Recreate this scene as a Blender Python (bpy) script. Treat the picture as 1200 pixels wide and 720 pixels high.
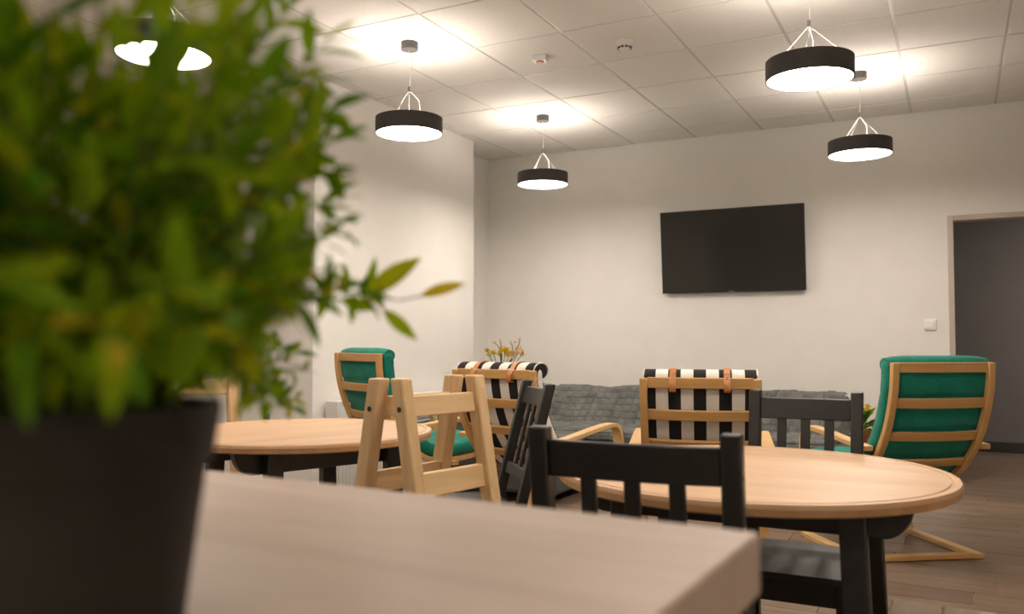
import bpy, bmesh, math, random
from mathutils import Vector, Matrix
random.seed(11)
for o in list(bpy.data.objects): bpy.data.objects.remove(o)
scene = bpy.context.scene
col = scene.collection
R = math.radians

# ------------------------------------------------------------------ camera
FPX = 991.18; CAM_H = 1.08
YAW, PITCH, ROLL = 0.48290, 0.03874, 0.00106
fwd = Vector((-math.sin(YAW)*math.cos(PITCH), math.cos(YAW)*math.cos(PITCH), math.sin(PITCH)))
rgt = Vector((math.cos(YAW), math.sin(YAW), 0)); upv = rgt.cross(fwd)
rg2 = math.cos(ROLL)*rgt + math.sin(ROLL)*upv; up2 = -math.sin(ROLL)*rgt + math.cos(ROLL)*upv
CAM = Vector((0, 0, CAM_H))
cd = bpy.data.cameras.new('camera'); cam = bpy.data.objects.new('camera', cd); col.objects.link(cam)
cam.matrix_world = Matrix(((rg2.x, up2.x, -fwd.x, 0), (rg2.y, up2.y, -fwd.y, 0), (rg2.z, up2.z, -fwd.z, CAM_H), (0, 0, 0, 1)))
cd.sensor_width = 36; cd.lens = FPX*36/1200; cd.clip_start = .02; cd.clip_end = 60
cd.dof.use_dof = True; cd.dof.focus_distance = 3.7; cd.dof.aperture_fstop = 3.4
scene.camera = cam
# ------------------------------------------------------------------ world / exposure
w = bpy.data.worlds.new('world'); scene.world = w; w.use_nodes = True
w.node_tree.nodes['Background'].inputs[0].default_value = (.05, .045, .04, 1)
w.node_tree.nodes['Background'].inputs[1].default_value = 1.0
scene.view_settings.view_transform = 'Standard'
scene.view_settings.look = 'None'
scene.view_settings.exposure = 1.42
scene.view_settings.gamma = 1.0
scene.view_settings.use_curve_mapping = False
LAMP_DOWN = 19.0; LAMP_UP = 9.0; LAMP_COL = (1.0, .882, .765)

def pix(x, y, d):
    """world point on the ray of photo pixel x,y at depth d along the view axis"""
    return CAM + d*(fwd + rg2*((x-600)/FPX) + up2*((360-y)/FPX))

# ------------------------------------------------------------------ materials
MATS = {}
def new_mat(name):
    m = bpy.data.materials.new(name); m.use_nodes = True; MATS[name] = m
    nt = m.node_tree; return m, nt, nt.nodes['Principled BSDF']
def nd(nt, t, **k):
    n = nt.nodes.new(t)
    for a, b in k.items(): setattr(n, a, b)
    return n
def coords(nt, scale=(1, 1, 1), kind='Object', rand=True):
    tc = nd(nt, 'ShaderNodeTexCoord'); mp = nd(nt, 'ShaderNodeMapping')
    mp.inputs['Scale'].default_value = scale
    nt.links.new(tc.outputs[kind], mp.inputs['Vector'])
    if rand:
        oi = nd(nt, 'ShaderNodeObjectInfo'); mu = nd(nt, 'ShaderNodeMath', operation='MULTIPLY'); mu.inputs[1].default_value = 37.0
        nt.links.new(oi.outputs['Random'], mu.inputs[0]); nt.links.new(mu.outputs[0], mp.inputs['Location'])
    return mp.outputs[0]
def ramp(nt, fac, stops):
    r = nd(nt, 'ShaderNodeValToRGB'); e = r.color_ramp.elements
    while len(e) < len(stops): e.new(.5)
    for k, (p, c) in enumerate(stops): e[k].position = p; e[k].color = (*c, 1)
    nt.links.new(fac, r.inputs[0]); return r.outputs[0]
def bump(nt, b, h, dist, strength=1.0):
    n = nd(nt, 'ShaderNodeBump'); n.inputs['Strength'].default_value = strength; n.inputs['Distance'].default_value = dist
    nt.links.new(h, n.inputs['Height']); nt.links.new(n.outputs[0], b.inputs['Normal'])
def plain(name, c, rough=.5, metal=0, noise=0, nscale=30, bmp=0, spec=.5):
    m, nt, b = new_mat(name)
    b.inputs['Base Color'].default_value = (*c, 1); b.inputs['Roughness'].default_value = rough; b.inputs['Metallic'].default_value = metal
    b.inputs['Specular IOR Level'].default_value = spec
    n = nd(nt, 'ShaderNodeTexNoise'); n.inputs['Scale'].default_value = nscale; n.inputs['Detail'].default_value = 4
    nt.links.new(coords(nt), n.inputs['Vector'])
    lo = tuple(max(0, x*(1-noise)) for x in c); hi = tuple(min(1, x*(1+noise)) for x in c)
    nt.links.new(ramp(nt, n.outputs['Fac'], [(.3, lo), (.7, hi)]), b.inputs['Base Color'])
    if bmp: bump(nt, b, n.outputs['Fac'], bmp)
    return m
def wood(name, c1, c2, axis='x', rough=.45, stretch=18, scale=3.0, fine=.35, per=0.0, spec=.5, knots=None):
    m, nt, b = new_mat(name)
    sc = {'x': (1, stretch, stretch), 'y': (stretch, 1, stretch), 'z': (stretch, stretch, 1)}[axis]
    v = coords(nt, tuple(s*scale for s in sc))
    n = nd(nt, 'ShaderNodeTexNoise'); n.inputs['Scale'].default_value = 1.0; n.inputs['Detail'].default_value = 6; n.inputs['Roughness'].default_value = .65; n.inputs['Distortion'].default_value = .6
    nt.links.new(v, n.inputs['Vector'])
    c = ramp(nt, n.outputs['Fac'], [(.3, c1), (.68, c2)])
    if per:
        oi = nd(nt, 'ShaderNodeObjectInfo'); hs = nd(nt, 'ShaderNodeHueSaturation')
        mr = nd(nt, 'ShaderNodeMapRange'); mr.inputs['To Min'].default_value = 1-per; mr.inputs['To Max'].default_value = 1+per
        nt.links.new(oi.outputs['Random'], mr.inputs['Value']); nt.links.new(mr.outputs[0], hs.inputs['Value'])
        nt.links.new(c, hs.inputs['Color']); c = hs.outputs[0]
    if knots:
        kn = nd(nt, 'ShaderNodeTexVoronoi'); kn.inputs['Scale'].default_value = knots
        nt.links.new(coords(nt, (1, 1, 1)), kn.inputs['Vector'])
        kr = ramp(nt, kn.outputs['Distance'], [(.03, (1, 1, 1)), (.11, (0, 0, 0))])
        mx = nd(nt, 'ShaderNodeMix', data_type='RGBA'); nt.links.new(kr, mx.inputs['Factor'])
        nt.links.new(c, mx.inputs[6]); mx.inputs[7].default_value = (c1[0]*.45, c1[1]*.36, c1[2]*.3, 1); c = mx.outputs[2]
    nt.links.new(c, b.inputs['Base Color'])
    b.inputs['Roughness'].default_value = rough; b.inputs['Specular IOR Level'].default_value = spec
    bump(nt, b, n.outputs['Fac'], .0006, fine)
    return m
plain('wall_paint', (.84, .82, .785), .8, noise=.015, nscale=6, bmp=.0008)
plain('grey_paint', (.19, .18, .175), .7, noise=.05, nscale=4)
plain('tile', (.80, .77, .73), .9, noise=.05, nscale=140, bmp=.0012)
plain('rail', (.72, .70, .66), .22, spec=.8, noise=.01)
plain('slab', (.5, .48, .45), .9)
plain('grout', (.40, .33, .27), .9, noise=.1)
wood('floor_wood', (.155, .105, .072), (.275, .195, .14), 'x', .42, 16, 2.2, .6, per=.14)
plain('white_plastic', (.82, .81, .79), .35, noise=.01)
plain('switch_white', (.94, .93, .91), .3, noise=.005)
plain('lamp_black', (.05, .049, .047), .6, noise=.08)
plain('canopy_grey', (.085, .08, .08), .5)
plain('cord_white', (.6, .58, .55), .5)
plain('tv_bezel', (.012, .012, .012), .3)
m, nt, b = new_mat('tv_screen'); b.inputs['Base Color'].default_value = (.034, .033, .029, 1); b.inputs['Roughness'].default_value = .09; b.inputs['Specular IOR Level'].default_value = .5
plain('tv_mark', (.6, .6, .6), .4)
plain('black_paint', (.013, .0125, .012), .42, noise=.25, nscale=40, spec=.6)
wood('counter_wood', (.52, .395, .315), (.64, .515, .43), 'x', .5, 10, 1.2, .15)
wood('table_birch', (.585, .365, .205), (.72, .49, .305), 'x', .42, 7, 1.6, .15, knots=None)
wood('table_edge', (.40, .215, .085), (.52, .31, .145), 'z', .45, 3, 4, .2)
wood('pine_z', (.56, .37, .175), (.74, .53, .30), 'z', .5, 14, 2.0, .3)
wood('pine_x', (.60, .41, .20), (.77, .56, .33), 'x', .5, 12, 1.8, .3)
wood('pine_y', (.74, .60, .43), (.86, .74, .57), 'x', .5, 12, 1.6, .3, knots=7.0)
wood('birch_z', (.58, .33, .115), (.70, .43, .17), 'z', .42, 14, 2.0, .2)
wood('birch_x', (.55, .30, .095), (.68, .40, .15), 'x', .42, 14, 2.0, .2)
wood('birch_y', (.62, .38, .15), (.73, .48, .22), 'y', .42, 14, 2.0, .2)
plain('screw', (.06, .05, .045), .4, metal=.6)
def fabric(name, c, var=.22):
    m, nt, b = new_mat(name)
    v = coords(nt, (1, 1, 1))
    n = nd(nt, 'ShaderNodeTexNoise'); n.inputs['Scale'].default_value = 160; n.inputs['Detail'].default_value = 3
    n2 = nd(nt, 'ShaderNodeTexNoise'); n2.inputs['Scale'].default_value = 9; n2.inputs['Detail'].default_value = 3
    nt.links.new(v, n.inputs['Vector']); nt.links.new(v, n2.inputs['Vector'])
    a = nd(nt, 'ShaderNodeMath', operation='ADD'); nt.links.new(n.outputs['Fac'], a.inputs[0]); nt.links.new(n2.outputs['Fac'], a.inputs[1])
    h = nd(nt, 'ShaderNodeMath', operation='MULTIPLY'); h.inputs[1].default_value = .5; nt.links.new(a.outputs[0], h.inputs[0])
    nt.links.new(ramp(nt, h.outputs[0], [(.35, tuple(x*(1-var) for x in c)), (.65, tuple(x*(1+var) for x in c))]), b.inputs['Base Color'])
    b.inputs['Roughness'].default_value = .9; b.inputs['Specular IOR Level'].default_value = .2
    b.inputs['Sheen Weight'].default_value = .15
    bump(nt, b, n.outputs['Fac'], .0012)
    return m
fabric('teal', (.009, .215, .155), .3)
fabric('quilt', (.115, .118, .112), .5)
fabric('sofa_grey', (.09, .092, .09), .3)
plain('leather', (.50, .19, .045), .45, noise=.15, nscale=50)
plain('steel', (.7, .68, .64), .25, metal=1)
plain('terracotta', (.55, .20, .09), .7, noise=.1)
plain('pot_plastic', (.013, .0095, .005), .75, noise=.1, nscale=20)
plain('soil', (.025, .018, .012), .95, noise=.4, nscale=90, bmp=.004)
plain('vase_white', (.7, .68, .64), .35)
plain('radiator', (.70, .685, .665), .45, noise=.02)
plain('grey_plastic', (.20, .20, .21), .45)
plain('dark_base', (.045, .038, .034), .55, noise=.2)
plain('jamb', (.56, .49, .43), .5, noise=.03)
# striped cloth: printed black and white bands across the cushion's width
m, nt, b = new_mat('stripes')
tc = nd(nt, 'ShaderNodeTexCoord'); sx = nd(nt, 'ShaderNodeSeparateXYZ'); nt.links.new(tc.outputs['Object'], sx.inputs[0])
a = nd(nt, 'ShaderNodeMath', operation='ADD'); a.inputs[1].default_value = 5.0275
nt.links.new(sx.outputs['X'], a.inputs[0])
mo = nd(nt, 'ShaderNodeMath', operation='MODULO'); mo.inputs[1].default_value = .11; nt.links.new(a.outputs[0], mo.inputs[0])
lt = nd(nt, 'ShaderNodeMath', operation='LESS_THAN'); lt.inputs[1].default_value = .055
# centre band black: shift so that x=0 sits in a black band
a.inputs[1].default_value = .11*50 + .0275
nt.links.new(mo.outputs[0], lt.inputs[0])
nt.links.new(ramp(nt, lt.outputs[0], [(0, (.80, .77, .71)), (1, (.022, .021, .020))]), b.inputs['Base Color'])
b.inputs['Roughness'].default_value = .85; b.inputs['Specular IOR Level'].default_value = .2
n = nd(nt, 'ShaderNodeTexNoise'); n.inputs['Scale'].default_value = 220; nt.links.new(coords(nt), n.inputs['Vector']); bump(nt, b, n.outputs['Fac'], .001)
def emit(name, c, s):
    m, nt, b = new_mat(name)
    e = nd(nt, 'ShaderNodeEmission'); e.inputs[0].default_value = (*c, 1); e.inputs[1].default_value = s
    nt.links.new(e.outputs[0], nt.nodes['Material Output'].inputs['Surface'])
emit('corridor_fill', LAMP_COL, 26.0); emit('lamp_down', LAMP_COL, LAMP_DOWN); emit('lamp_up', LAMP_COL, LAMP_UP)
def leafmat(name, stops, rough=.6):
    m, nt, b = new_mat(name); b.inputs['Specular IOR Level'].default_value = .2
    at = nd(nt, 'ShaderNodeAttribute'); at.attribute_name = 'tint'
    oi = nd(nt, 'ShaderNodeObjectInfo'); ad = nd(nt, 'ShaderNodeMath', operation='ADD')
    nt.links.new(at.outputs['Fac'], ad.inputs[0]); nt.links.new(oi.outputs['Random'], ad.inputs[1])
    fr = nd(nt, 'ShaderNodeMath', operation='FRACT'); nt.links.new(ad.outputs[0], fr.inputs[0])
    cc = ramp(nt, fr.outputs[0], stops)
    nt.links.new(cc, b.inputs['Base Color']); b.inputs['Roughness'].default_value = rough
    tr = nd(nt, 'ShaderNodeBsdfTranslucent'); nt.links.new(cc, tr.inputs['Color'])
    mx = nd(nt, 'ShaderNodeMixShader'); mx.inputs[0].default_value = .48
    nt.links.new(b.outputs[0], mx.inputs[1]); nt.links.new(tr.outputs[0], mx.inputs[2])
    nt.links.new(mx.outputs[0], nt.nodes['Material Output'].inputs['Surface'])
leafmat('leaf', [(0, (.075, .205, .004)), (.35, (.165, .31, .005)), (.75, (.29, .41, .006)), (.95, (.43, .46, .006)), (1, (.62, .48, .02))])
leafmat('plant_leaf', [(0, (.06, .16, .02)), (1, (.25, .36, .05))])
leafmat('flower_yellow', [(0, (.75, .52, .02)), (1, (.80, .62, .10))], .7)
leafmat('flower_cream', [(0, (.82, .64, .42)), (1, (.85, .72, .50))], .7)
plain('stem', (.11, .15, .02), .6)
plain('twig', (.12, .08, .06), .8)

# ------------------------------------------------------------------ mesh helpers
class MB:
    def __init__(s): s.v = []; s.f = []; s.tint = None
    def add(s, vs, fs, M=None):
        k = len(s.v)
        s.v += [tuple(M @ Vector(p)) if M else tuple(p) for p in vs]
        s.f += [tuple(i+k for i in f) for f in fs]; return s
    def box(s, x0, x1, y0, y1, z0, z1, M=None):
        return s.add([(x0, y0, z0), (x1, y0, z0), (x1, y1, z0), (x0, y1, z0), (x0, y0, z1), (x1, y0, z1), (x1, y1, z1), (x0, y1, z1)],
                     [(3, 2, 1, 0), (4, 5, 6, 7), (0, 1, 5, 4), (1, 2, 6, 5), (2, 3, 7, 6), (3, 0, 4, 7)], M)
    def beam(s, a, b, wx, wy, up=(0, 0, 1)):
        """rectangular bar from a to b, wx across, wy along the up hint"""
        a = Vector(a); b = Vector(b); t = (b-a).normalized(); u = Vector(up)
        x = u.cross(t)
        if x.length < 1e-5: x = Vector((1, 0, 0))
        x.normalize(); y = t.cross(x)
        vs = [p + x*i*wx/2 + y*j*wy/2 for p in (a, b) for i, j in ((-1, -1), (1, -1), (1, 1), (-1, 1))]
        return s.add(vs, [(0, 3, 2, 1), (4, 5, 6, 7), (0, 1, 5, 4), (1, 2, 6, 5), (2, 3, 7, 6), (3, 0, 4, 7)])
    def loft(s, rings, cap=True, closed=True):
        n = len(rings[0]); vs = [p for r in rings for p in r]; fs = []
        for i in range(len(rings)-1):
            for j in range(n if closed else n-1):
                fs.append((i*n+j, i*n+(j+1) % n, (i+1)*n+(j+1) % n, (i+1)*n+j))
        if cap:
            fs.append(tuple(reversed(range(n)))); fs.append(tuple((len(rings)-1)*n+j for j in range(n)))
        return s.add(vs, fs)
    def lathe(s, prof, n=32, c=(0, 0, 0), cap=True):
        return s.loft([[(c[0]+r*math.cos(2*math.pi*j/n), c[1]+r*math.sin(2*math.pi*j/n), c[2]+z) for j in range(n)] for r, z in prof], cap)
    def tube(s, pts, r, n=8):
        pts = [Vector(p) for p in pts]; rings = []
        for i, p in enumerate(pts):
            t = (pts[min(i+1, len(pts)-1)]-pts[max(i-1, 0)]).normalized()
            u = Vector((0, 0, 1)) if abs(t.z) < .9 else Vector((1, 0, 0))
            x = t.cross(u).normalized(); y = t.cross(x)
            rr = r[i] if isinstance(r, (list, tuple)) else r
            rings.append([p + x*rr*math.cos(2*math.pi*j/n) + y*rr*math.sin(2*math.pi*j/n) for j in range(n)])
        return s.loft(rings)
    def strip(s, path, x0, x1, t):
        """flat band of thickness t following a (y,z) path, from x0 to x1 across"""
        rings = []
        for i, (y, z) in enumerate(path):
            a = path[max(i-1, 0)]; b = path[min(i+1, len(path)-1)]
            l = math.hypot(b[0]-a[0], b[1]-a[1]); ny, nz = -(b[1]-a[1])/l, (b[0]-a[0])/l
            rings.append([(x0, y-ny*t/2, z-nz*t/2), (x1, y-ny*t/2, z-nz*t/2), (x1, y+ny*t/2, z+nz*t/2), (x0, y+ny*t/2, z+nz*t/2)])
        return s.loft(rings)
    def mesh(s, name, mat, smooth=40):
        me = bpy.data.meshes.new(name); me.from_pydata([tuple(p) for p in s.v], [], s.f); me.update()
        bm = bmesh.new(); bm.from_mesh(me); bmesh.ops.recalc_face_normals(bm, faces=bm.faces); bm.to_mesh(me); bm.free()
        me.materials.append(MATS[mat])
        if smooth: me.shade_smooth(); me.set_sharp_from_angle(angle=R(smooth))
        if s.tint is not None:
            at = me.attributes.new('tint', 'FLOAT', 'POINT'); at.data.foreach_set('value', s.tint)
        return me
    def build(s, name, mat, parent=None, bev=0, seg=2, smooth=40):
        o = bpy.data.objects.new(name, s.mesh(name, mat, smooth)); col.objects.link(o)
        if parent: o.parent = parent
        if bev:
            m = o.modifiers.new('bevel', 'BEVEL'); m.width = bev; m.segments = seg; m.limit_method = 'ANGLE'; m.angle_limit = R(40)
        return o
def tag(o, label, cat, group=None):
    o['label'] = label; o['category'] = cat
    if group: o['group'] = group
    return o
def struct(o, label=None, cat=None):
    o['kind'] = 'structure'
    if label: o['label'] = label
    if cat: o['category'] = cat
    return o
def thing(name, label, cat, loc=(0, 0, 0), rz=0, group=None):
    o = bpy.data.objects.new(name, None); col.objects.link(o); o.empty_display_size = .1
    o.location = loc; o.rotation_euler = (0, 0, rz)
    return tag(o, label, cat, group)
def copy_tree(o, parent=None):
    c = o.copy(); col.objects.link(c); c.parent = parent
    for ch in o.children: copy_tree(ch, c)
    return c
def smooth_path(pts, n=8):
    """Catmull-Rom through the points"""
    P = [pts[0]]+list(pts)+[pts[-1]]; out = []
    for i in range(1, len(P)-2):
        for k in range(n):
            t = k/n; p0, p1, p2, p3 = P[i-1], P[i], P[i+1], P[i+2]
            out.append(tuple(.5*(2*b+(c-a)*t+(2*a-5*b+4*c-d)*t*t+(3*b-a-3*c+d)*t**3) for a, b, c, d in zip(p0, p1, p2, p3)))
    out.append(tuple(pts[-1])); return out
def face_rz(fx, fy): return math.atan2(-fx, fy)      # local +y turned onto (fx, fy)

# ------------------------------------------------------------------ the room
ZC = 2.836; YB = 7.18; XL = -4.03; XLN = -5.2; XR = 2.6; YN = -2.5; YC = 9.45
PX = -3.75; PY0, PY1 = 4.33, 6.42
floor = struct(MB().box(XLN-.1, XR+.1, YN-.1, YC+.1, -.12, -.006).build('floor', 'grout'), 'brown wood-look plank floor with pale joints', 'floor')
PW, PL = .2, 1.2
fixed = {0: .05, 1: .14, 7: .185, 9: .03, 10: .14, 13: .16, 4: -.82}
rest = MB(); plank_cache = {}
row = math.floor((YN-3.97)/PW)
rr = random.Random(4)
while 3.97+row*PW < YC:
    y0 = 3.97+row*PW; x = XLN - rr.random()*PL
    if row in fixed:
        x = fixed[row]
        while x > XLN: x -= PL
    while x < XR:
        a, b_ = max(x, XLN)+.002, min(x+PL, XR)-.002; c_, e_ = max(y0, YN)+.002, min(y0+PW, YC)-.002
        if b_-a > .02 and e_-c_ > .02:
            vis = (a < 1.6 and b_ > -2.6 and y0 > 2.0)
            if vis:
                key = (round(b_-a, 3), round(e_-c_, 3))
                if key not in plank_cache:
                    plank_cache[key] = MB().box(0, b_-a, 0, e_-c_, -.01, 0).mesh('plank', 'floor_wood', 0)
                o = bpy.data.objects.new('plank', plank_cache[key]); col.objects.link(o); o.location = (a, c_, 0); o.parent = floor
            else: rest.box(a, b_, c_, e_, -.01, 0)
        x += PL
    row += 1
o = rest.build('plank_field', 'floor_wood', floor, smooth=0); o['kind'] = 'stuff'
# ceiling: slab, hanging rails, mineral tiles
ceiling = struct(MB().box(XLN-.1, XR+.1, YN-.1, YB+.12, ZC+.06, ZC+.16).build('ceiling', 'slab'), 'suspended ceiling of pale square tiles in a thin metal grid', 'ceiling')
GX0, GDX, GY0, GDY = -2.5286, .5635, 3.7407, .61
xs = [GX0+k*GDX for k in range(-6, 12) if XLN < GX0+k*GDX < XR]; ys = [GY0+k*GDY for k in range(-12, 8) if YN < GY0+k*GDY < YB]
for x in xs: MB().box(x-.012, x+.012, YN, YB, ZC+.003, ZC+.035).build('grid_rail', 'rail', ceiling)
for y in ys: MB().box(XLN, XR, y-.012, y+.012, ZC+.0035, ZC+.033).build('grid_rail', 'rail', ceiling)
tcache = {}
xe = [XLN]+xs+[XR]; ye = [YN]+ys+[YB]
for i in range(len(xe)-1):
    for j in range(len(ye)-1):
        g = .009
        sx_, sy_ = xe[i+1]-xe[i]-2*g, ye[j+1]-ye[j]-2*g
        if sx_ < .02 or sy_ < .02: continue
        k = (round(sx_, 3), round(sy_, 3))
        if k not in tcache: tcache[k] = MB().box(0, sx_, 0, sy_, 0, .014).mesh('ceiling_tile', 'tile', 0)
        o = bpy.data.objects.new('tile', tcache[k]); col.objects.link(o); o.location = (xe[i]+g, ye[j]+g, ZC); o.parent = ceiling
WT = ZC+.06
DX0, DX1, DZ = -.02, 1.12, 2.0
mb = MB().box(XL-.15, DX0, YB, YB+.12, 0, WT).box(DX1, XR+.1, YB, YB+.12, 0, WT).box(DX0, DX1, YB, YB+.12, DZ, WT)
struct(mb.build('wall_back', 'wall_paint', smooth=0), 'cream white back wall behind the television', 'wall')
struct(MB().box(XL-.15, XL, PY1, YB, 0, WT).build('wall_left', 'wall_paint', smooth=0), 'narrow white side wall in the far corner', 'wall')
struct(MB().box(XLN-.15, PX, PY0, PY1, 0, WT).build('wall_pillar', 'wall_paint', smooth=0), 'white wall block standing out behind the radiator', 'wall')
struct(MB().box(XLN-.15, XLN, YN, PY0, 0, WT).build('wall_near_left', 'wall_paint', smooth=0), 'white side wall left of the foreground plant', 'wall')
struct(MB().box(XR, XR+.1, YN, YB, 0, WT).build('wall_right', 'wall_paint', smooth=0), 'white side wall on the right, out of view', 'wall')
struct(MB().box(XLN-.15, XR+.1, YN-.12, YN, 0, WT).build('wall_front', 'wall_paint', smooth=0), 'white wall behind the camera', 'wall')
wn = struct(MB().box(-4.25, -1.75, YN, YN+.03, .25, 1.75).build('reflection_window', 'white_plastic', bev=.004), 'wide dark window added unseen behind the camera for reflections', 'window')  # dark panel added unseen so the television reflects something dark
for k in range(2): MB().box(-4.19+k*1.22, -3.03+k*1.22, YN+.025, YN+.034, .31, 1.69).build('reflection_pane', 'tv_screen', wn)
struct(MB().box(-.9, 2.7, YC, YC+.1, 0, 2.6).build('wall_corridor', 'grey_paint', smooth=0), 'dark grey corridor wall seen through the doorway', 'wall')
struct(MB().box(-1.0, -.9, YB+.12, YC+.1, 0, 2.6).build('wall_corridor_left', 'grey_paint', smooth=0), 'dark grey end wall of the corridor', 'wall')
struct(MB().box(2.6, 2.7, YB+.12, YC+.1, 0, 2.6).build('wall_corridor_right', 'grey_paint', smooth=0), 'dark grey far end wall of the corridor', 'wall')
struct(MB().box(-1.0, 2.7, YB+.12, YC+.1, 2.5, 2.6).build('ceiling_corridor', 'wall_paint', smooth=0), 'plain corridor ceiling beyond the doorway', 'ceiling')
struct(MB().box(-.9, 2.6, YC-.015, YC, 0, .10).build('baseboard_corridor', 'dark_base', bev=.003), 'dark skirting along the corridor wall', 'baseboard')
bb = MB().box(XL, DX0-.05, YB-.012, YB, 0, .08).box(DX1+.05, XR, YB-.012, YB, 0, .08)
struct(bb.build('baseboard_back', 'dark_base', bev=.003), 'dark skirting along the back wall', 'baseboard')
# door lining: left, right, head
dj = MB().box(DX0-.022, DX0+.018, YB-.012, YB+.13, 0, DZ+.022)
trim = struct(dj.build('trim_1', 'jamb', bev=.003), 'pale door lining around the open doorway', 'trim')
MB().box(DX1-.018, DX1+.022, YB-.012, YB+.13, 0, DZ+.022).build('jamb', 'jamb', trim, bev=.003)
MB().box(DX0+.018, DX1-.018, YB-.012, YB+.13, DZ-.018, DZ+.022).build('door_head', 'jamb', trim, bev=.003)

# ------------------------------------------------------------------ pendant lamps
def make_lamp():
    t = thing('pendant_lamp', '', 'lamp')
    ZB = 2.29; H = .092; RD = .197
    MB().lathe([(.0, 0), (.05, 0), (.05, .045), (0, .045)], 32, (0, 0, ZC-.045)).build('ceiling_canopy', 'canopy_grey', t)
    MB().tube([(0, 0, ZC-.04), (.012, .004, 2.70), (.006, 0, 2.62), (0, 0, 2.555)], .0022, 6).build('cord', 'cord_white', t)
    MB().lathe([(0, 0), (.009, 0), (.009, .03), (0, .03)], 12, (0, 0, 2.54)).build('cord_clamp', 'canopy_grey', t)
    for k in range(4):
        a = math.radians(35+90*k); x, y = .155*math.cos(a), .155*math.sin(a)
        if k % 2: MB().tube([(0, 0, 2.545), (x*1.12, y*1.12, ZB+H-.01)], .0009, 6).build('suspension_wire', 'cord_white', t)
        else: MB().tube([(0, 0, 2.55), (x*.30+.012, y*.30, 2.49), (x*.42, y*.42, 2.43), (x*.58, y*.58, ZB+H-.012)], .0017, 6).build('suspension_wire', 'cord_white', t)
    n = 64
    MB().loft([[(r*math.cos(2*math.pi*j/n), r*math.sin(2*math.pi*j/n), z) for j in range(n)] for r, z in
               [(RD-.006, ZB), (RD, ZB), (RD, ZB+H), (RD-.006, ZB+H), (RD-.006, ZB)]], cap=False).build('shade', 'lamp_black', t)
    MB().lathe([(0, 0), (RD-.007, 0), (RD-.007, .006), (0, .006)], 64, (0, 0, ZB+.004)).build('diffuser', 'lamp_down', t)
    MB().lathe([(0, 0), (RD-.012, 0), (RD-.012, .004), (0, .004)], 48, (0, 0, ZB+H-.022)).build('top_diffuser', 'lamp_up', t)
    return t
lamp0 = make_lamp()
lamps = [(-2.83, 4.09, 'black drum pendant lamp nearest the white wall block'),
         (-2.84, 5.93, 'black drum pendant lamp hanging farthest left toward the far corner'),
         (-.582, 4.09, 'large black drum pendant lamp at top right, nearest on that side'),
         (-.535, 5.92, 'smaller black drum pendant lamp in front of the back wall, right of television'),
         (-2.98, 2.475, 'black drum pendant lamp partly hidden behind the foreground plant leaves'),
         (-.57, 2.27, 'unseen black drum pendant lamp added above the round table for light'),  # unseen, carries the lamp row on, added for its light
         (-2.81, .45, 'unseen black drum fill lamp added left of the counter'),  # unseen lamp added to brighten counter and plant
         (-.57, -1.4, 'unseen black drum fill lamp added behind the camera'),  # unseen lamp added to lift the ambient level
         (1.69, -1.4, 'unseen black drum fill lamp added behind and right of the camera')]  # unseen lamp added to light the foreground from behind
for i, (x, y, lb) in enumerate(lamps):
    o = lamp0 if i == 0 else copy_tree(lamp0)
    o.location = (x, y, 0); o.rotation_euler.z = [0, .5, .9, .3, 1.2, 0, 0, 0, 0, 0][i]
    tag(o, lb, 'lamp', 'drum pendant lamps')

t = thing('corridor_fill_light', 'flat square fill light added unseen on the corridor ceiling', 'lamp', (1.75, 8.3, 2.5))  # unseen source added to brighten the dark corridor wall
MB().box(-.2, .2, -.2, .2, -.05, 0).build('housing', 'white_plastic', t, bev=.004)
MB().box(-.18, .18, -.18, .18, -.056, -.049).build('diffuser', 'corridor_fill', t)
# ------------------------------------------------------------------ ceiling and wall fittings
t = thing('smoke_detector', 'round white smoke detector on a ceiling tile', 'detector', (-1.698, 4.664, ZC))
MB().lathe([(0, -.012), (.052, -.012), (.055, 0), (0, 0)], 32).build('base', 'white_plastic', t)
MB().lathe([(0, -.05), (.026, -.05), (.036, -.042), (.042, -.03), (.046, -.012), (0, -.012)], 32).build('housing', 'white_plastic', t)
for k in range(10):
    a = 2*math.pi*k/10
    MB().box(-.008, .008, .033, .0425, -.042, -.033, Matrix.Rotation(a, 4, 'Z')).build('vent_slot', 'lamp_black', t)
t = thing('ceiling_sensor', 'small white square sensor with a coppery lens on the ceiling', 'sensor', (-2.25, 4.664, ZC), .2)
MB().box(-.045, .045, -.035, .035, -.035, 0).build('housing', 'white_plastic', t, bev=.006)
MB().lathe([(0, -.042), (.020, -.042), (.026, -.034), (0, -.034)], 24, (0, -.004, 0)).build('lens', 'leather', t)
# television
t = thing('television', 'flat black wall-mounted television on the back wall', 'television', (-1.657, YB, 1.833), 0)
TT = Matrix.Translation((0, -.075, 0)) @ Matrix.Rotation(R(5), 4, 'X') @ Matrix.Translation((0, .06, 0))
W2, H2 = .597, .351
MB().box(-W2, W2, -.075, -.045, -H2, H2, TT).build('casing', 'tv_bezel', t, bev=.004)
MB().box(-W2+.008, W2-.008, -.0765, -.0745, -H2+.014, H2-.008, TT).build('screen', 'tv_screen', t)
MB().box(-.36, .36, -.046, -.03, -.26, .2, TT).build('rear_housing', 'tv_bezel', t, bev=.01)
MB().box(-.2, .2, -.055, 0, -.15, .15).build('wall_mount', 'tv_bezel', t)
lg = MB()
for k in range(7): lg.box(-.021+k*.0062, -.0165+k*.0062, -.0772, -.0764, -H2+.004, -H2+.0095, TT)
lg.build('logo', 'tv_mark', t)
# light switch
t = thing('light_switch', 'square white light switch beside the doorway', 'switch', (-.17, YB, 1.20))
MB().box(-.043, .043, -.014, 0, -.043, .043).build('plate', 'switch_white', t, bev=.003)
MB().box(-.027, .027, -.021, -.012, -.027, .027, Matrix.Rotation(R(3), 4, 'X')).build('rocker', 'switch_white', t, bev=.002)
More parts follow.
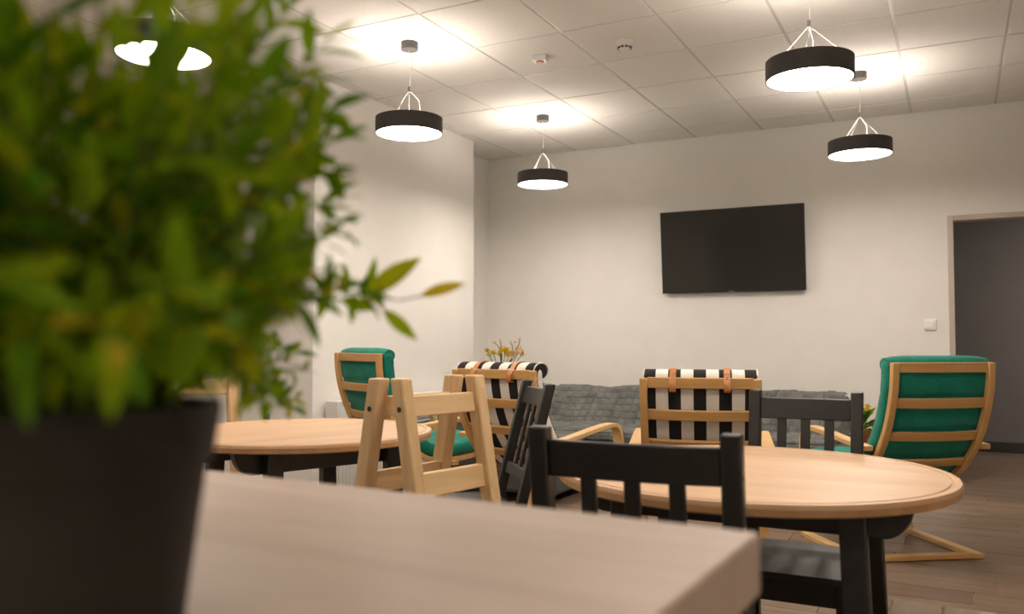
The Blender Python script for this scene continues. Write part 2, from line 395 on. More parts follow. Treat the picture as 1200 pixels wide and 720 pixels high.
# small grey wall box on the near face of the wall block
t = thing('wall_socket', 'small grey socket box low on the left wall', 'socket', (-4.14, PY0, .56))
MB().box(-.022, .022, -.02, 0, -.02, .02).build('box', 'grey_plastic', t, bev=.003)
MB().box(-.014, .014, -.024, -.019, -.012, .012).build('cover', 'screw', t, bev=.002)
# radiator on the wall block
t = thing('radiator', 'long low white radiator on the wall block', 'radiator', (PX+.025, 4.43, .05))
RL, RH = 1.5, .62
MB().box(.012, .09, .01, RL-.01, .02, RH-.02).build('core', 'radiator', t, bev=.004)
MB().box(.0, .105, 0, .012, 0, RH).build('side_cover', 'radiator', t, bev=.004)
MB().box(.0, .105, RL-.012, RL, 0, RH).build('side_cover', 'radiator', t, bev=.004)
MB().box(.0, .105, .012, RL-.012, RH-.018, RH).build('top_grille', 'radiator', t, bev=.003)
for k in range(16):
    y0 = .02+k*.0375
    MB().box(.088, .104, y0, y0+.0372, .02, RH-.02).build('rib', 'radiator', t, bev=.004)
for k in range(18):
    z0 = .03+k*.031
    MB().box(.086, .102, .64, RL-.02, z0, z0+.016, ).build('louvre', 'radiator', t, bev=.003)

# ------------------------------------------------------------------ round tables
def round_table(label, x, y, rz, hx, hy, rad):
    t = thing('round_table', label, 'table', (x, y, 0), rz, 'round tables')
    top = MB().lathe([(0, .738), (rad-.027, .738), (rad-.0255, .7345), (rad-.0205, .7345), (rad-.019, .738), (rad-.012, .738), (rad-.002, .738), (rad, .733), (rad, .727), (0, .727)], 96).build('table_top', 'table_birch', t)
    MB().lathe([(0, .709), (rad-.006, .709), (rad-.001, .713), (rad-.001, .727), (0, .727)], 96).build('edge_band', 'table_edge', top)
    for s in (-1, 1):
        L = hx+.11; n = 10
        pr = [(-L, .709)]+[(-L+.075*(1-math.cos(k/n*math.pi/2)), .709-.085*math.sin(k/n*math.pi/2)) for k in range(1, n+1)]
        pr = [( -L+.07*(1-math.cos(k/n*math.pi/2)), .709-.085*math.sin(k/n*math.pi/2)) for k in range(n+1)]
        full = pr+[(-a, b) for a, b in reversed(pr)]
        yy = s*hy
        mb = MB(); m_ = len(full)
        mb.add([(a, yy-.02, b) for a, b in full]+[(a, yy+.02, b) for a, b in full],
               [tuple(range(m_)), tuple(reversed(range(m_, 2*m_)))]+[(i, (i+1) % m_, m_+(i+1) % m_, m_+i) for i in range(m_)])
        mb.build('beam', 'black_paint', t, bev=.004)
    MB().box(-.03, .03, -hy+.02, hy-.02, .65, .709).build('cross_beam', 'black_paint', t, bev=.004)
    for sx_ in (-1, 1):
        for sy_ in (-1, 1):
            a = Vector((sx_*(hx+.008), sy_*(hy+.04+.02), 0)); b = Vector((sx_*(hx-.02), sy_*(hy+.02+.02), .709))
            mb = MB(); q = .030; p = .030
            mb.loft([[(a.x-q, a.y-p, 0), (a.x+q, a.y-p, 0), (a.x+q, a.y+p, 0), (a.x-q, a.y+p, 0)],
                     [(b.x-q, b.y-p+.01, b.z-.005), (b.x+q, b.y-p+.01, b.z-.005), (b.x+q, b.y+p-.01, b.z-.005), (b.x-q, b.y+p-.01, b.z-.005)]])
            mb.build('leg', 'black_paint', t, bev=.005)
    return t
round_table('round birch-topped table with black legs nearest on the right', -.494, 2.30, 0, .296, .158, .505)
round_table('round birch-topped table with black legs behind the potted plant', -2.19, 2.48, R(69.2), .255, .20, .483)

# ------------------------------------------------------------------ black slatted chairs
def slat_chair(label, x, y, rz, rake=9, depth=.37, wd=.42, top=.90):
    t = thing('slat_back_chair', label, 'chair', (x, y, 0), rz, 'black slat-back chairs')
    tr = math.tan(R(rake)); hw = wd/2; pw = .036; dt = top-.9
    yb = lambda z: -(z-.45)*tr if z > .45 else -(.45-z)*.06
    for s in (-1, 1):
        xx = s*(hw-pw/2); rings = []
        for z in (0, .2, .41, .45, .6, .75, top):
            rings.append([(xx-pw/2, yb(z)-.02, z), (xx+pw/2, yb(z)-.02, z), (xx+pw/2, yb(z)+.02, z), (xx-pw/2, yb(z)+.02, z)])
        MB().loft(rings).build('back_post', 'black_paint', t, bev=.004)
        MB().box(xx-pw/2, xx+pw/2, depth-.04, depth, 0, .425).build('front_leg', 'black_paint', t, bev=.004)
        MB().box(xx-.011, xx+.011, .02, depth-.04, .37, .425).build('side_apron', 'black_paint', t, bev=.002)
        MB().box(xx-.009, xx+.009, 0, depth-.04, .2, .235).build('side_stretcher', 'black_paint', t, bev=.002)
        sc = MB().tube([(s*hw, yb(.845), .845), (s*(hw+.0015), yb(.845), .845)], .005, 10)
        sc.build('screw_cap', 'black_paint', t)
    xi = hw-pw
    def rail(z0, z1, name):
        n = 8; rings = []
        for k in range(n+1):
            u = -1+2*k/n; xx = u*xi; bow = -.012*(1-u*u)
            rings.append([(xx, yb(z0)-.010+bow, z0), (xx, yb(z0)+.010+bow, z0), (xx, yb(z1)+.010+bow, z1), (xx, yb(z1)-.010+bow, z1)])
        MB().loft(rings).build(name, 'black_paint', t, bev=.003)
    rail(.808+dt, .876+dt, 'top_rail'); rail(.53, .575, 'lower_rail')
    for k in (-1, 0, 1):
        xx = k*.088*wd/.42
        mb = MB(); mb.loft([[(xx-.0145, yb(z)-.017, z), (xx+.0145, yb(z)-.017, z), (xx+.0145, yb(z)-.004, z), (xx-.0145, yb(z)-.004, z)] for z in (.57, .70, .812+dt)])
        mb.build('slat', 'black_paint', t, bev=.002)
    MB().box(-xi, xi, depth-.03, depth-.008, .365, .425).build('front_apron', 'black_paint', t, bev=.002)
    MB().box(-xi, xi, -.01, .012, .37, .425).build('rear_apron', 'black_paint', t, bev=.002)
    sm = MB(); sm.add([(-xi-.0, .022, .425), (xi, .022, .425), (hw, .03, .425), (hw+.004, depth+.012, .425), (-hw-.004, depth+.012, .425), (-hw, .03, .425),
            (-xi, .022, .447), (xi, .022, .447), (hw, .03, .447), (hw+.004, depth+.012, .447), (-hw-.004, depth+.012, .447), (-hw, .03, .447)],
           [(5, 4, 3, 2, 1, 0), (6, 7, 8, 9, 10, 11)]+[(i, (i+1) % 6, 6+(i+1) % 6, 6+i) for i in range(6)])
    sm.build('seat', 'black_paint', t, bev=.005)
    return t
slat_chair('black slat-back chair at the near side of the right round table', -.520, 1.505, R(5), 8, .37, .385, .92)
slat_chair('dark slat-back chair at the far side of the right round table', -.436, 2.815, math.pi+R(.5), 9, .41, .35, .915)
slat_chair('black slat-back chair seen sideways between striped armchair and pine chairs', -1.58, 3.0, face_rz(-.75, -.65), 14, .32, .385, .91)

# ------------------------------------------------------------------ pine chairs
def pine_chair(label, x, y, rz, depth=.36):
    t = thing('pine_chair', label, 'chair', (x, y, 0), rz, 'pine chairs')
    tr = math.tan(R(10.5)); hw = .192; pw = .046; pt = .052
    yb = lambda z: -(z-.43)*tr if z > .43 else -(.43-z)*.12
    for s in (-1, 1):
        xx = s*(hw-pw/2)
        MB().loft([[(xx-pw/2, yb(z)-pt/2, z), (xx+pw/2, yb(z)-pt/2, z), (xx+pw/2, yb(z)+pt/2, z), (xx-pw/2, yb(z)+pt/2, z)] for z in (0, .2, .40, .46, .7, .962)]).build('back_post', 'pine_z', t, bev=.006, seg=3)
        MB().box(xx-pw/2, xx+pw/2, depth-.05, depth, 0, .42).build('front_leg', 'pine_z', t, bev=.005)
        MB().box(xx-.012, xx+.012, .02, depth-.05, .355, .42).build('side_apron', 'pine_x', t, bev=.003)
        MB().tube([(s*(hw-.001), yb(.868), .868), (s*(hw+.002), yb(.868), .868)], .0085, 14).build('bolt', 'screw', t)
    xi = hw-pw
    for z0, z1 in ((.842, .906), (.600, .672)):
        ym = lambda z: yb(z)-.006
        MB().loft([[(xx, ym(z0)-.012, z0), (xx, ym(z0)+.012, z0), (xx, ym(z1)+.012, z1), (xx, ym(z1)-.012, z1)] for xx in (-xi, xi)]).build('back_rail', 'pine_x', t, bev=.004)
    MB().box(-xi, xi, depth-.04, depth-.015, .355, .42).build('front_apron', 'pine_x', t, bev=.003)
    n = 3; wv = (depth-.02)/n
    for k in range(n):
        MB().box(-hw-.006 if k else -xi, hw+.006 if k else xi, .03+k*wv, .03+(k+1)*wv-.003, .42, .447).build('seat_board', 'pine_y', t, bev=.004)
    return t
pine_chair('pine chair with its back to another, facing the left round table', -1.631, 2.298, face_rz(-.981, .194), .33)
pine_chair('pine chair with its back to another, facing the right round table', -1.375, 2.286, face_rz(.981, -.194), .36)
pine_chair('pine chair with pale knotty seat at the right end of the near table', .215, 2.085, face_rz(-1, .02), .36)
pine_chair('pine chair on the far left of the left table, mostly hidden by the pot', -2.80, 2.54, face_rz(.935, -.355), .27)

# ------------------------------------------------------------------ bentwood armchairs
def armchair(label, x, y, rz, cloth, dz=0.0, straps=False):
    """origin on the floor under the rear end of the runners"""
    t = thing('bentwood_armchair', label, 'armchair', (x, y, 0), rz, 'bentwood armchairs')
    key = [(-.19, .97), (-.186, .88), (-.165, .78), (-.122, .66), (-.052, .54), (.05, .43), (.18, .36), (.38, .352), (.64, .385)]
    if dz:  # recline: rotate the back about the hip, lowering or raising its top
        key = [(yy-(.25*abs(dz) if z > .54 and dz < 0 else 0)*((z-.54)/.43), z+dz*max(0, (z-.54)/.43)) for yy, z in key]
    prof = smooth_path(key, 6)
    hw = .262; pw = .034
    for s in (-1, 1):
        x0 = s*hw-(pw if s > 0 else 0)
        MB().strip(prof, x0, x0+pw, .03).build('side_rail', 'birch_z', t, bev=.004)
        xa = s*.308
        arm = smooth_path([(-.06, .560), (.1, .574), (.3, .594), (.46, .604), (.535, .594), (.572, .545), (.585, .45), (.598, .25), (.604, .09), (.585, .03), (.53, .014), (.3, .0135), (.0, .0135)], 5)
        MB().strip(arm, xa-.028, xa+.028, .026).build('arm_frame', 'birch_y', t, bev=.004)
    # cross rails of the back, bowed
    def rail(u, hh, nm='back_rail', bow=.009):
        i = int(u*(len(prof)-1)); a, b = prof[max(i-1, 0)], prof[min(i+1, len(prof)-1)]
        l = math.hypot(b[0]-a[0], b[1]-a[1]); ty, tz = (b[0]-a[0])/l, (b[1]-a[1])/l; ny, nz = tz, -ty   # n points backwards/down
        rings = []; n = 10
        for k in range(n+1):
            v = -1+2*k/n; xx = v*(hw-pw+.001); o_ = bow*(1-v*v)-.004
            cy, cz = prof[i][0]+ny*o_, prof[i][1]+nz*o_
            rings.append([(xx, cy+ty*a_*hh/2+ny*b_*.008, cz+tz*a_*hh/2+nz*b_*.008) for a_, b_ in ((-1, -1), (1, -1), (1, 1), (-1, 1))])
        MB().loft(rings).build(nm, 'birch_x', t, bev=.003)
    N = len(prof)-1
    for zz in (.945, .775, .615, .475):
        zt = zz+dz*max(0, (zz-.54)/.43)
        i = min(range(N//2+8), key=lambda k: abs(prof[k][1]-zt)); rail(i/N+1e-6, .048)
    rail(.80, .05, 'seat_rail', 0); rail(.985, .05, 'seat_rail', 0)
    MB().box(-.29, .29, -.004, .046, .003, .029).build('floor_bar', 'birch_x', t, bev=.004)
    MB().box(-.292, .292, .30, .35, .318, .345).build('cross_bar', 'birch_x', t, bev=.004)
    for s in (-1, 1):
        MB().box(s*.318-.015, s*.318+.015, .30, .35, .33, .60).build('arm_post', 'birch_z', t, bev=.003) if False else None
        MB().beam((s*.29, .02, .552), (s*.262, -.03, .54), .03, .03).build('arm_joint', 'screw', t, bev=.003)
    # cushion
    T = .092
    cpts = []
    ext = key
    cp = smooth_path(ext, 9); M_ = len(cp)
    cum = [0]
    for i in range(1, M_): cum.append(cum[-1]+math.hypot(cp[i][0]-cp[i-1][0], cp[i][1]-cp[i-1][1]))
    tot = cum[-1]; seams = [.17, .34, .50, .66, .84, 1.02]
    rings = []; cw = .264 if not straps else .249
    for i, (yy, z) in enumerate(cp):
        a, b = cp[max(i-1, 0)], cp[min(i+1, M_-1)]
        l = math.hypot(b[0]-a[0], b[1]-a[1]); ny, nz = -(b[1]-a[1])/l, (b[0]-a[0])/l       # forward / up side
        s_ = cum[i]; e = min(s_, tot-s_)
        end = min(1, math.sqrt(max(0, 1-(1-min(e, .045)/.045)**2))+.12)
        th = T*end
        if not straps:
            for q in seams: th *= 1-.20*math.exp(-((s_-q)/.010)**2)
        ring = []; n = 28
        for j in range(n):
            an = 2*math.pi*j/n; ca, sa = math.cos(an), math.sin(an)
            px = math.copysign(abs(ca)**.28, ca)*cw; pn = math.copysign(abs(sa)**.42, sa)*th/2
            off = .014+T/2
            ring.append((px, yy+ny*(off+pn), z+nz*(off+pn)))
        rings.append(ring)
    cu = MB().loft(rings).build('cushion', cloth, t, smooth=60)
    if not straps:
        # rolled flap of the cushion over the top of the frame
        ky, kz = cp[0]
        rings = []
        for k in range(15):
            xx = -cw+.004+(2*cw-.008)*k/14; e = 1-.25*abs(-1+2*k/14)**6
            rings.append([(xx, ky+.062+.05*e*math.cos(q), kz-.012+.044*e*math.sin(q)) for q in [2*math.pi*i/20 for i in range(20)]])
        MB().loft(rings).build('head_roll', cloth, t, smooth=60)
    else:
        ky, kz = cp[0]
        rings = []
        for k in range(13):
            xx = -cw+.004+(2*cw-.008)*k/12
            rings.append([(xx, ky+.074+.066*math.cos(q), kz-.004+.042*math.sin(q)) for q in [2*math.pi*i/20 for i in range(20)]])
        MB().loft(rings).build('head_roll', cloth, t, smooth=60)
        for s in (-1, 1):
            MB().tube([(s*(cw-.003), ky+.074+.066*math.cos(q), kz-.004+.042*math.sin(q)) for q in [2*math.pi*i/24 for i in range(25)]], .004, 6).build('piping', 'vase_white', t)
            pth = [(ky+.074+.070*math.cos(q), kz-.004+.046*math.sin(q)) for q in [R(20+k*14) for k in range(12)]]
            bx = [(key[0][0]-.024, key[0][1]-.02), (key[0][0]-.028, key[0][1]-.05), (key[0][0]-.020, key[0][1]-.058), (key[0][0]-.004, key[0][1]-.056)]
            st = MB().strip(smooth_path(pth[:-1]+bx, 3), s*.117-.014, s*.117+.014, .004).build('leather_strap', 'leather', t)
            MB().tube([(s*.117, key[0][0]-.030, key[0][1]+.004), (s*.117, key[0][0]-.024, key[0][1]+.004)], .006, 12).build('rivet', 'steel', st)
    return t
def by_top(px_, py_, d, f, top_y=-.19):
    """origin of an armchair whose back top is on photo pixel px_,py_ at depth d and which faces f"""
    p = pix(px_, py_, d); f = Vector((f[0], f[1])).normalized()
    return p.x-f.x*top_y, p.y-f.y*top_y, face_rz(f.x, f.y)
x, y, rz = -.165, 4.63, face_rz(-.58, .815)
armchair('green cushioned bentwood armchair on the right, beside the doorway', x, y, rz, 'teal', .005)
x, y, rz = by_top(419, 412, 5.05, (.38, .925))
armchair('green cushioned bentwood armchair on the left, in front of the radiator', x, y, rz, 'teal', .03)
x, y, rz = by_top(578, 438, 4.35, (.13, .991), -.20)
armchair('black and white striped armchair on the left, in front of the flowers', x, y, rz, 'stripes', -.045, True)
x, y, rz = by_top(820, 445, 3.72, (-.255, .967), -.20)
armchair('black and white striped armchair in the middle, right behind the near table', x, y, rz, 'stripes', -.06, True)

# ------------------------------------------------------------------ corner sofa with quilted cover
t = thing('corner_sofa', 'grey quilted corner sofa along the back wall', 'sofa', (0, 0, 0))
MB().box(-3.26, -.70, 5.68, 6.98, .06, .36).build('base', 'sofa_grey', t, bev=.03, seg=3)
MB().box(-3.26, -2.32, 5.02, 5.68, .06, .36).build('chaise_base', 'sofa_grey', t, bev=.03, seg=3)
for (lx, ly) in ((-3.16, 5.12), (-2.44, 5.12), (-3.16, 6.88), (-.82, 6.88), (-.82, 5.78)): MB().box(lx-.025, lx+.025, ly-.025, ly+.025, 0, .06).build('foot', 'black_paint', t)
def quilt(name, fn, nu, nv, su, sv, puff=.012, seed=0):
    """padded sheet: fn(u,v) -> (point, normal); su, sv squares"""
    rq = random.Random(seed); jit = [[rq.uniform(.6, 1.25) for _ in range(sv+2)] for _ in range(su+2)]
    vs = []; fs = []
    for i in range(nu+1):
        for j in range(nv+1):
            u, v = i/nu, j/nv; p, n = fn(u, v)
            a = abs(math.sin(math.pi*u*su)); b = abs(math.sin(math.pi*v*sv))
            h = puff*min(1, a*2.4)**.8*min(1, b*2.4)**.8*jit[int(u*su*.9999)][int(v*sv*.9999)]
            h += .010*math.sin(5.1*u*su/6+1.7*v+seed)*math.sin(3.3*v+u*7)
            vs.append(Vector(p)+Vector(n)*h)
    w_ = nv+1
    for i in range(nu):
        for j in range(nv): fs.append((i*w_+j, (i+1)*w_+j, (i+1)*w_+j+1, i*w_+j+1))
    return MB().add(vs, fs).build(name, 'quilt', t, smooth=80)
# solid backrests under the cover
mb = MB(); mb.add([(-3.26, 6.16, .36), (-.72, 6.16, .36), (-.72, 6.48, .66), (-3.26, 6.48, .66), (-3.26, 6.98, .36), (-.72, 6.98, .36), (-.72, 6.9, .66), (-3.26, 6.9, .66)],
                  [(0, 1, 2, 3), (1, 5, 6, 2), (5, 4, 7, 6), (4, 0, 3, 7), (3, 2, 6, 7), (4, 5, 1, 0)]); mb.build('backrest', 'sofa_grey', t, bev=.03, seg=3)
mb = MB(); mb.add([(-2.88, 5.05, .36), (-2.88, 6.5, .36), (-3.08, 6.5, .66), (-3.08, 5.05, .66), (-3.26, 5.05, .36), (-3.26, 6.5, .36), (-3.25, 6.5, .66), (-3.25, 5.05, .66)],
                  [(0, 1, 2, 3), (1, 5, 6, 2), (5, 4, 7, 6), (4, 0, 3, 7), (3, 2, 6, 7), (4, 5, 1, 0)]); mb.build('side_backrest', 'sofa_grey', t, bev=.03, seg=3)
MB().box(-2.86, -.72, 5.64, 6.17, .36, .425).build('seat_cushion', 'sofa_grey', t, bev=.03, seg=3)
MB().box(-2.88, -2.34, 5.03, 5.64, .36, .425).build('chaise_cushion', 'sofa_grey', t, bev=.03, seg=3)
def back_fn(u, v):
    x = -2.98+u*2.27
    if v < .8:
        k = v/.8; return (x, 6.13+.33*k, .425+.255*k), (0, -.61, .79)
    k = (v-.8)/.2; return (x, 6.46+.22*k, .68+.012*math.sin(k*3.14)), (0, -.2+.2*k, 1)
quilt('quilted_cover', back_fn, 34*8, 7*8, 34, 7, .012, 1)
def side_fn(u, v):
    y = 5.05+u*1.55
    if v < .8:
        k = v/.8; return (-2.85-.21*k, y, .425+.262*k), (.79, 0, .61)
    k = (v-.8)/.2; return (-3.06-.2*k, y, .687+.012*math.sin(k*3.14)), (.2-.2*k, 0, 1)
quilt('quilted_cover', side_fn, 23*8, 7*8, 23, 7, .013, 2)
def seat_fn(u, v):
    x = -2.86+u*2.14; wav = .012*math.sin(u*23)+.01*math.sin(u*51+1)
    if v < .75:
        k = v/.75; return (x, 6.16-.53*k, .432), (0, 0, 1)
    k = (v-.75)/.25; return (x, 5.63-.022*math.sin(k*1.57), .432-(.055+wav)*k), (0, -1, 0)
quilt('seat_cover', seat_fn, 34*6, 10*6, 34, 10, .010, 3)

# ------------------------------------------------------------------ flowers in the corner, potted plant by the sofa
def leaf_mesh(L, W, fold=.25, curl=.2, n=5):
    vs = []; fs = []
    for i in range(n+1):
        s = i/n; wd = W/2*math.sin(math.pi*min(1, s*.94+.04))**.8*(1-.25*s)
        y = L*s; z = -curl*L*s*s
        vs += [(-wd, y, z+fold*wd), (0, y, z), (wd, y, z+fold*wd)]
    for i in range(n):
        a = i*3; fs += [(a, a+1, a+4, a+3), (a+1, a+2, a+5, a+4)]
    return vs, fs
def frame(p, d, roll=0):
    d = Vector(d).normalized(); u = Vector((0, 0, 1)) if abs(d.z) < .95 else Vector((1, 0, 0))
    x = d.cross(u).normalized(); z = x.cross(d)
    M = Matrix(((x.x, d.x, z.x, p[0]), (x.y, d.y, z.y, p[1]), (x.z, d.z, z.z, p[2]), (0, 0, 0, 1)))
    return M @ Matrix.Rotation(roll, 4, 'Y')
fx = pix(588, 420, 7.35)
t = thing('flower_arrangement', 'yellow and cream flowers with bare twigs behind the left striped armchair', 'flowers', (fx.x, fx.y, 0))
MB().lathe([(0, 0), (.085, 0), (.10, .05), (.11, .35), (.085, .62), (.05, .72), (.055, .76), (.045, .76), (.04, .70), (0, .70)], 32).build('vase', 'vase_white', t)
rf = random.Random(3)
A = lambda px_, py_, dd=0: pix(px_, py_, 7.35+dd)-Vector((fx.x, fx.y, 0))
heads = [(578, 413, 'y', .035), (586, 414, 'y', .03), (592, 411, 'y', .045), (596, 415, 'y', .04), (603, 413, 'c', .055), (609, 411, 'c', .045), (599, 418, 'c', .04), (613, 414, 'c', .04), (571, 411, 'y', .028), (573, 416, 'y', .03), (587, 409, 'y', .03)]
for px_, py_, k, r in heads:
    c = A(px_, py_, rf.uniform(-.06, .06)); mb = MB(); mb.tint = []
    for q in range(14):
        d = Vector((rf.gauss(0, 1), rf.gauss(0, 1), rf.gauss(.3, .8))); vs, fs = leaf_mesh(r, r*.7, .5, .3, 3)
        mb.add(vs, fs, frame(c, d, rf.uniform(0, 6))); mb.tint += [rf.random()]*len(vs)
    hd = mb.build('blossom', 'flower_yellow' if k == 'y' else 'flower_cream', t, smooth=0)
    MB().tube([(0, 0, .66), tuple(Vector((c.x*.5, c.y*.5, (.72+c.z)/2))), tuple(c)], .003, 6).build('stalk', 'stem', t)
for pts in ([(586, 410), (583, 405), (579, 401)], [(588, 412), (587, 404), (586, 400)], [(601, 412), (600, 405), (604, 401)], [(605, 410), (608, 404), (609, 398)], [(600, 405), (598, 402)]):
    pp = [A(*p) for p in pts]
    MB().tube([(0, 0, .7)]+[tuple(q) for q in pp] if len(pts) > 2 else [tuple(q) for q in pp], .0035, 6).build('twig', 'twig', t)
    mb = MB(); mb.tint = []
    for q in range(7):
        vs, fs = leaf_mesh(.03, .016, .4, .2, 3); mb.add(vs, fs, frame(pp[-1], (rf.gauss(0, 1), rf.gauss(0, 1), rf.gauss(.6, .7)), rf.uniform(0, 6))); mb.tint += [rf.random()]*len(vs)
    mb.build('bud', 'flower_cream', t, smooth=0)
pp = pix(1010, 505, 5.02)
t = thing('side_table', 'low round side table under the small potted plant, mostly hidden', 'table', (pp.x, pp.y, 0))
MB().lathe([(0, .415), (.20, .415), (.203, .42), (.203, .435), (.20, .44), (0, .44)], 48).build('table_top', 'black_paint', t)
for k in range(3):
    a = 2*math.pi*k/3+.4; MB().beam((.16*math.cos(a), .16*math.sin(a), 0), (.11*math.cos(a), .11*math.sin(a), .415), .025, .025).build('leg', 'black_paint', t, bev=.003)
t = thing('potted_plant', 'small plant with green leaves and yellow flowers in a terracotta pot', 'plant', (pp.x, pp.y, .44))
MB().lathe([(0, 0), (.042, 0), (.055, .085), (.062, .085), (.062, .11), (.054, .11), (.052, .09), (0, .09)], 32).build('pot', 'terracotta', t)
MB().lathe([(0, .09), (.052, .09), (.03, .098), (0, .1)], 24).build('soil', 'soil', t)
for k in range(26):
    a = rf.uniform(0, 6.28); el = rf.uniform(.15, 1.3); L = rf.uniform(.07, .12)
    d = Vector((math.cos(a)*math.cos(el), math.sin(a)*math.cos(el), math.sin(el)))
    b0 = Vector((0, 0, .1))+d*rf.uniform(.02, .10)
    vs, fs = leaf_mesh(L, L*.45, .3, .35, 5); mb = MB(); mb.add(vs, fs, frame(b0, d)); mb.tint = [rf.random()]*len(vs); mb.build('leaf', 'plant_leaf', t, smooth=0)
for k in range(6):
    a = k*1.05; c = Vector((.06*math.cos(a), .06*math.sin(a), .21+.06*rf.random()))
    MB().tube([(0, 0, .09), tuple(c*.6+Vector((0, 0, .06))), tuple(c)], .002, 6).build('stalk', 'stem', t)
    mb = MB(); mb.tint = []
    for q in range(9):
        vs, fs = leaf_mesh(.025, .016, .4, .2, 3); mb.add(vs, fs, frame(c, (rf.gauss(0, 1), rf.gauss(0, 1), rf.gauss(.4, .7)), rf.uniform(0, 6))); mb.tint += [rf.random()]*len(vs)
    mb.build('blossom', 'flower_yellow', t, smooth=0)

# ------------------------------------------------------------------ foreground counter
CT = .92
t = thing('counter', 'pale wood counter with a thick top in the blurred foreground', 'counter', (-.147, .727, 0), R(-2.2))
MB().box(-1.9, 0, -1.0, 0, CT-.052, CT).build('worktop', 'counter_wood', t, bev=.003, seg=2)
MB().box(-1.82, -.12, -.88, -.86, .08, CT-.052).build('front_panel', 'counter_wood', t, bev=.002)
for xx in (-1.84, -1.0, -.14): MB().box(xx-.018, xx+.018, -.86, -.12, 0, CT-.052).build('side_panel', 'counter_wood', t, bev=.002)

# ------------------------------------------------------------------ foreground potted plant
PC = Vector((-.434, .303, CT))
plant = thing('leafy_potted_plant', 'bushy green artificial plant in a dark pot on the counter, strongly blurred', 'plant', tuple(PC))
MB().lathe([(0, 0), (.060, 0), (.0715, .090), (.0745, .092), (.079, .121), (.0785, .124), (.074, .124), (.072, .108), (0, .108)], 64).build('pot', 'pot_plastic', plant)
MB().lathe([(0, .108), (.0715, .108), (.04, .114), (0, .116)], 32).build('soil', 'soil', plant)
rp = random.Random(21)
leaves = []     # (matrix, length, width, tint)
OUT = [(-200, 330), (0, 345), (50, 392), (120, 398), (200, 408), (260, 400), (330, 372), (400, 325), (470, 290), (700, 240)]
def inside(p, slack=0):
    q = Vector(p)+PC-CAM; d = q.dot(fwd); x = 600+FPX*q.dot(rg2)/d; y = 360-FPX*q.dot(up2)/d
    for (y0, x0), (y1, x1) in zip(OUT, OUT[1:]):
        if y0 <= y <= y1: return x < x0+(x1-x0)*(y-y0)/(y1-y0)+slack
    return y < 0
def add_stem(pts, r0, nleaf, Lr, Wr=.34, start=.25, spread=.9, tipup=.6, bound=False):
    pts = smooth_path(pts, 6)
    if bound:
        while len(pts) > 6 and not inside(pts[-1], -12): pts.pop()
    n = len(pts)
    MB().tube(pts, [r0*(1-.65*i/(n-1)) for i in range(n)], 5).build('stem', 'stem', plant)
    for k in range(nleaf):
        s = start+(1-start)*k/max(1, nleaf-1); i = min(n-2, int(s*(n-1)))
        p = Vector(pts[i]).lerp(Vector(pts[i+1]), s*(n-1)-i)
        tan = (Vector(pts[i+1])-Vector(pts[i])).normalized()
        a = rp.uniform(0, 2*math.pi); u = Vector((0, 0, 1)) if abs(tan.z) < .9 else Vector((1, 0, 0))
        x = tan.cross(u).normalized(); y_ = tan.cross(x)
        d = tan*rp.uniform(.5, 1.1)*tipup*1.4 + (x*math.cos(a)+y_*math.sin(a))*spread*rp.uniform(.5, 1)
        if k == nleaf-1: d = tan
        L = rp.uniform(*Lr)
        if bound and (not inside(p+d.normalized()*L) or (p+d.normalized()*L).z < .122): continue
        leaves.append((frame(p, d, rp.uniform(-.7, .7)), L, L*Wr*rp.uniform(.8, 1.2), rp.random()))
for k in range(240):
    a = rp.uniform(0, 2*math.pi); b0 = Vector((.05*math.cos(a)*rp.random()**.5, .05*math.sin(a)*rp.random()**.5, .105))
    el = R(rp.uniform(12, 88)); a2 = a+rp.uniform(-.5, .5)
    L = rp.uniform(.125, .215)*(1.0 if el < .8 else 1.25)
    d = Vector((math.cos(a2)*math.cos(el), math.sin(a2)*math.cos(el), math.sin(el)))
    m1 = b0+Vector((d.x*.25, d.y*.25, .55))*L*.5
    e1 = b0+d*L; e1.z = max(e1.z, .135)
    add_stem([tuple(b0), tuple(m1), tuple((m1+e1)/2+Vector((0, 0, .012))), tuple(e1)], .0014, 16, (.022, .040), bound=True)
W = lambda px_, py_, d: tuple(pix(px_, py_, d)-PC)
# branches that reach to the right of the photo
add_stem([(.03, .01, .11), W(260, 345, .54), W(345, 338, .60), W(405, 342, .68), W(432, 348, .72)], .0013, 22, (.020, .036), start=.3)
def own_leaf(p0, p1, wd, tint, roll=0):
    a = Vector(p0); b = Vector(p1); leaves.append((frame(a, b-a, roll), (b-a).length, wd, tint))
own_leaf(W(432, 347, .74), W(488, 298, .74), .023, .78, 1.2)
own_leaf(W(424, 350, .74), W(446, 302, .75), .014, .6, 1.9)
own_leaf(W(405, 345, .73), W(408, 308, .73), .014, .5, 1.3)
own_leaf(W(494, 347, .76), W(544, 330, .76), .013, .84, 1.35)
own_leaf(W(450, 364, .74), W(488, 398, .74), .014, .62, 1.5)
own_leaf(W(400, 352, .72), W(440, 362, .72), .014, .62, 1.5)
MB().tube([W(432, 348, .74), W(470, 352, .75), W(498, 346, .76)], .0007, 5).build('stem', 'stem', plant)
MB().tube([W(430, 350, .74), W(444, 358, .74), W(455, 368, .74)], .0007, 5).build('stem', 'stem', plant)
add_stem([(.04, .0, .12), W(280, 250, .52), W(350, 215, .57), W(392, 200, .60)], .0012, 18, (.022, .038))
add_stem([(.04, .0, .12), W(300, 310, .52), W(375, 275, .58), W(400, 262, .62)], .0012, 18, (.022, .038))
add_stem([(.03, .0, .12), W(270, 150, .52), W(330, 100, .56), W(378, 52, .58)], .0012, 18, (.024, .040))
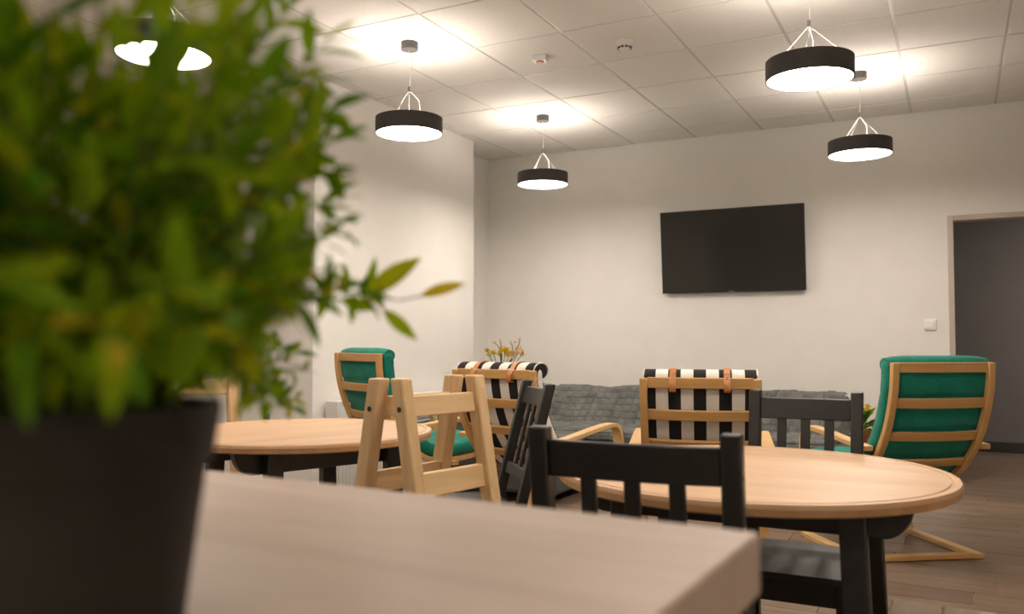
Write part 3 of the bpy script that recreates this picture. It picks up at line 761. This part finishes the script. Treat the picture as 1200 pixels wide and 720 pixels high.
add_stem([(.03, .0, .12), W(260, 120, .52), W(300, 60, .56), W(338, 10, .58)], .0012, 18, (.024, .040))
add_stem([(.03, .0, .12), W(280, 170, .52), W(340, 150, .56), W(385, 128, .58)], .0012, 18, (.024, .040))
for ex, ey in ((388, 235), (372, 318), (392, 165), (360, 345), (376, 95), (395, 335)):
    add_stem([(.04, .0, .12), W(250, .5*ey+140, .53), W(ex-55, ey+18, .58), W(ex, ey, .62)], .0012, 20, (.022, .038), start=.35)
for q in range(8):
    add_stem([(.05, .02, .12), W(225+4*q, 430-9*q, .56), W(265+4*q, 400+8*q, .64), W(300+rp.uniform(-20, 20), 395+11*q, .70)], .0010, 26, (.014, .024), .38, .3)
    add_stem([(.05, .02, .12), W(235+5*q, 440-8*q, .60), W(290+3*q, 405+9*q, .72), W(335+rp.uniform(-14, 30), 402+11*q, .80)], .0010, 30, (.013, .022), .38, .3)
# the 300 leaves that show largest are single parts, the rest one mesh
def shows(l):
    p = l[0].translation+PC-CAM; d = p.dot(fwd)
    if d < .05: return 0
    x = 600+FPX*p.dot(rg2)/d; y_ = 360-FPX*p.dot(up2)/d
    return l[1]/d if -40 < x < 600 and -40 < y_ < 500 else 0
leaves.sort(key=shows, reverse=True)
base = []
for Wk in (.26, .34, .42):
    vs, fs = leaf_mesh(1, Wk, .3, .18); base.append((Wk, vs, fs))
lm = []
for k in range(9):
    Wk, vs, fs = base[k % 3]; mb = MB().add(vs, fs); mb.tint = [(k//3)*.33]*len(vs); lm.append(mb.mesh('leaf', 'leaf', 60))
rest = MB(); rest.tint = []
for i, (M_, L, Wd, tn) in enumerate(leaves):
    if i < 300:
        o = bpy.data.objects.new('leaf', lm[i % 9]); col.objects.link(o); o.parent = plant
        o.matrix_local = M_ @ Matrix.Diagonal((Wd/base[i % 3][0], L, L, 1))
    else:
        _, vs, fs = base[0]; rest.add(vs, fs, M_ @ Matrix.Diagonal((Wd/.26, L, L, 1))); rest.tint += [tn]*len(vs)
o = rest.build('foliage', 'leaf', plant, smooth=60); o['kind'] = 'stuff'
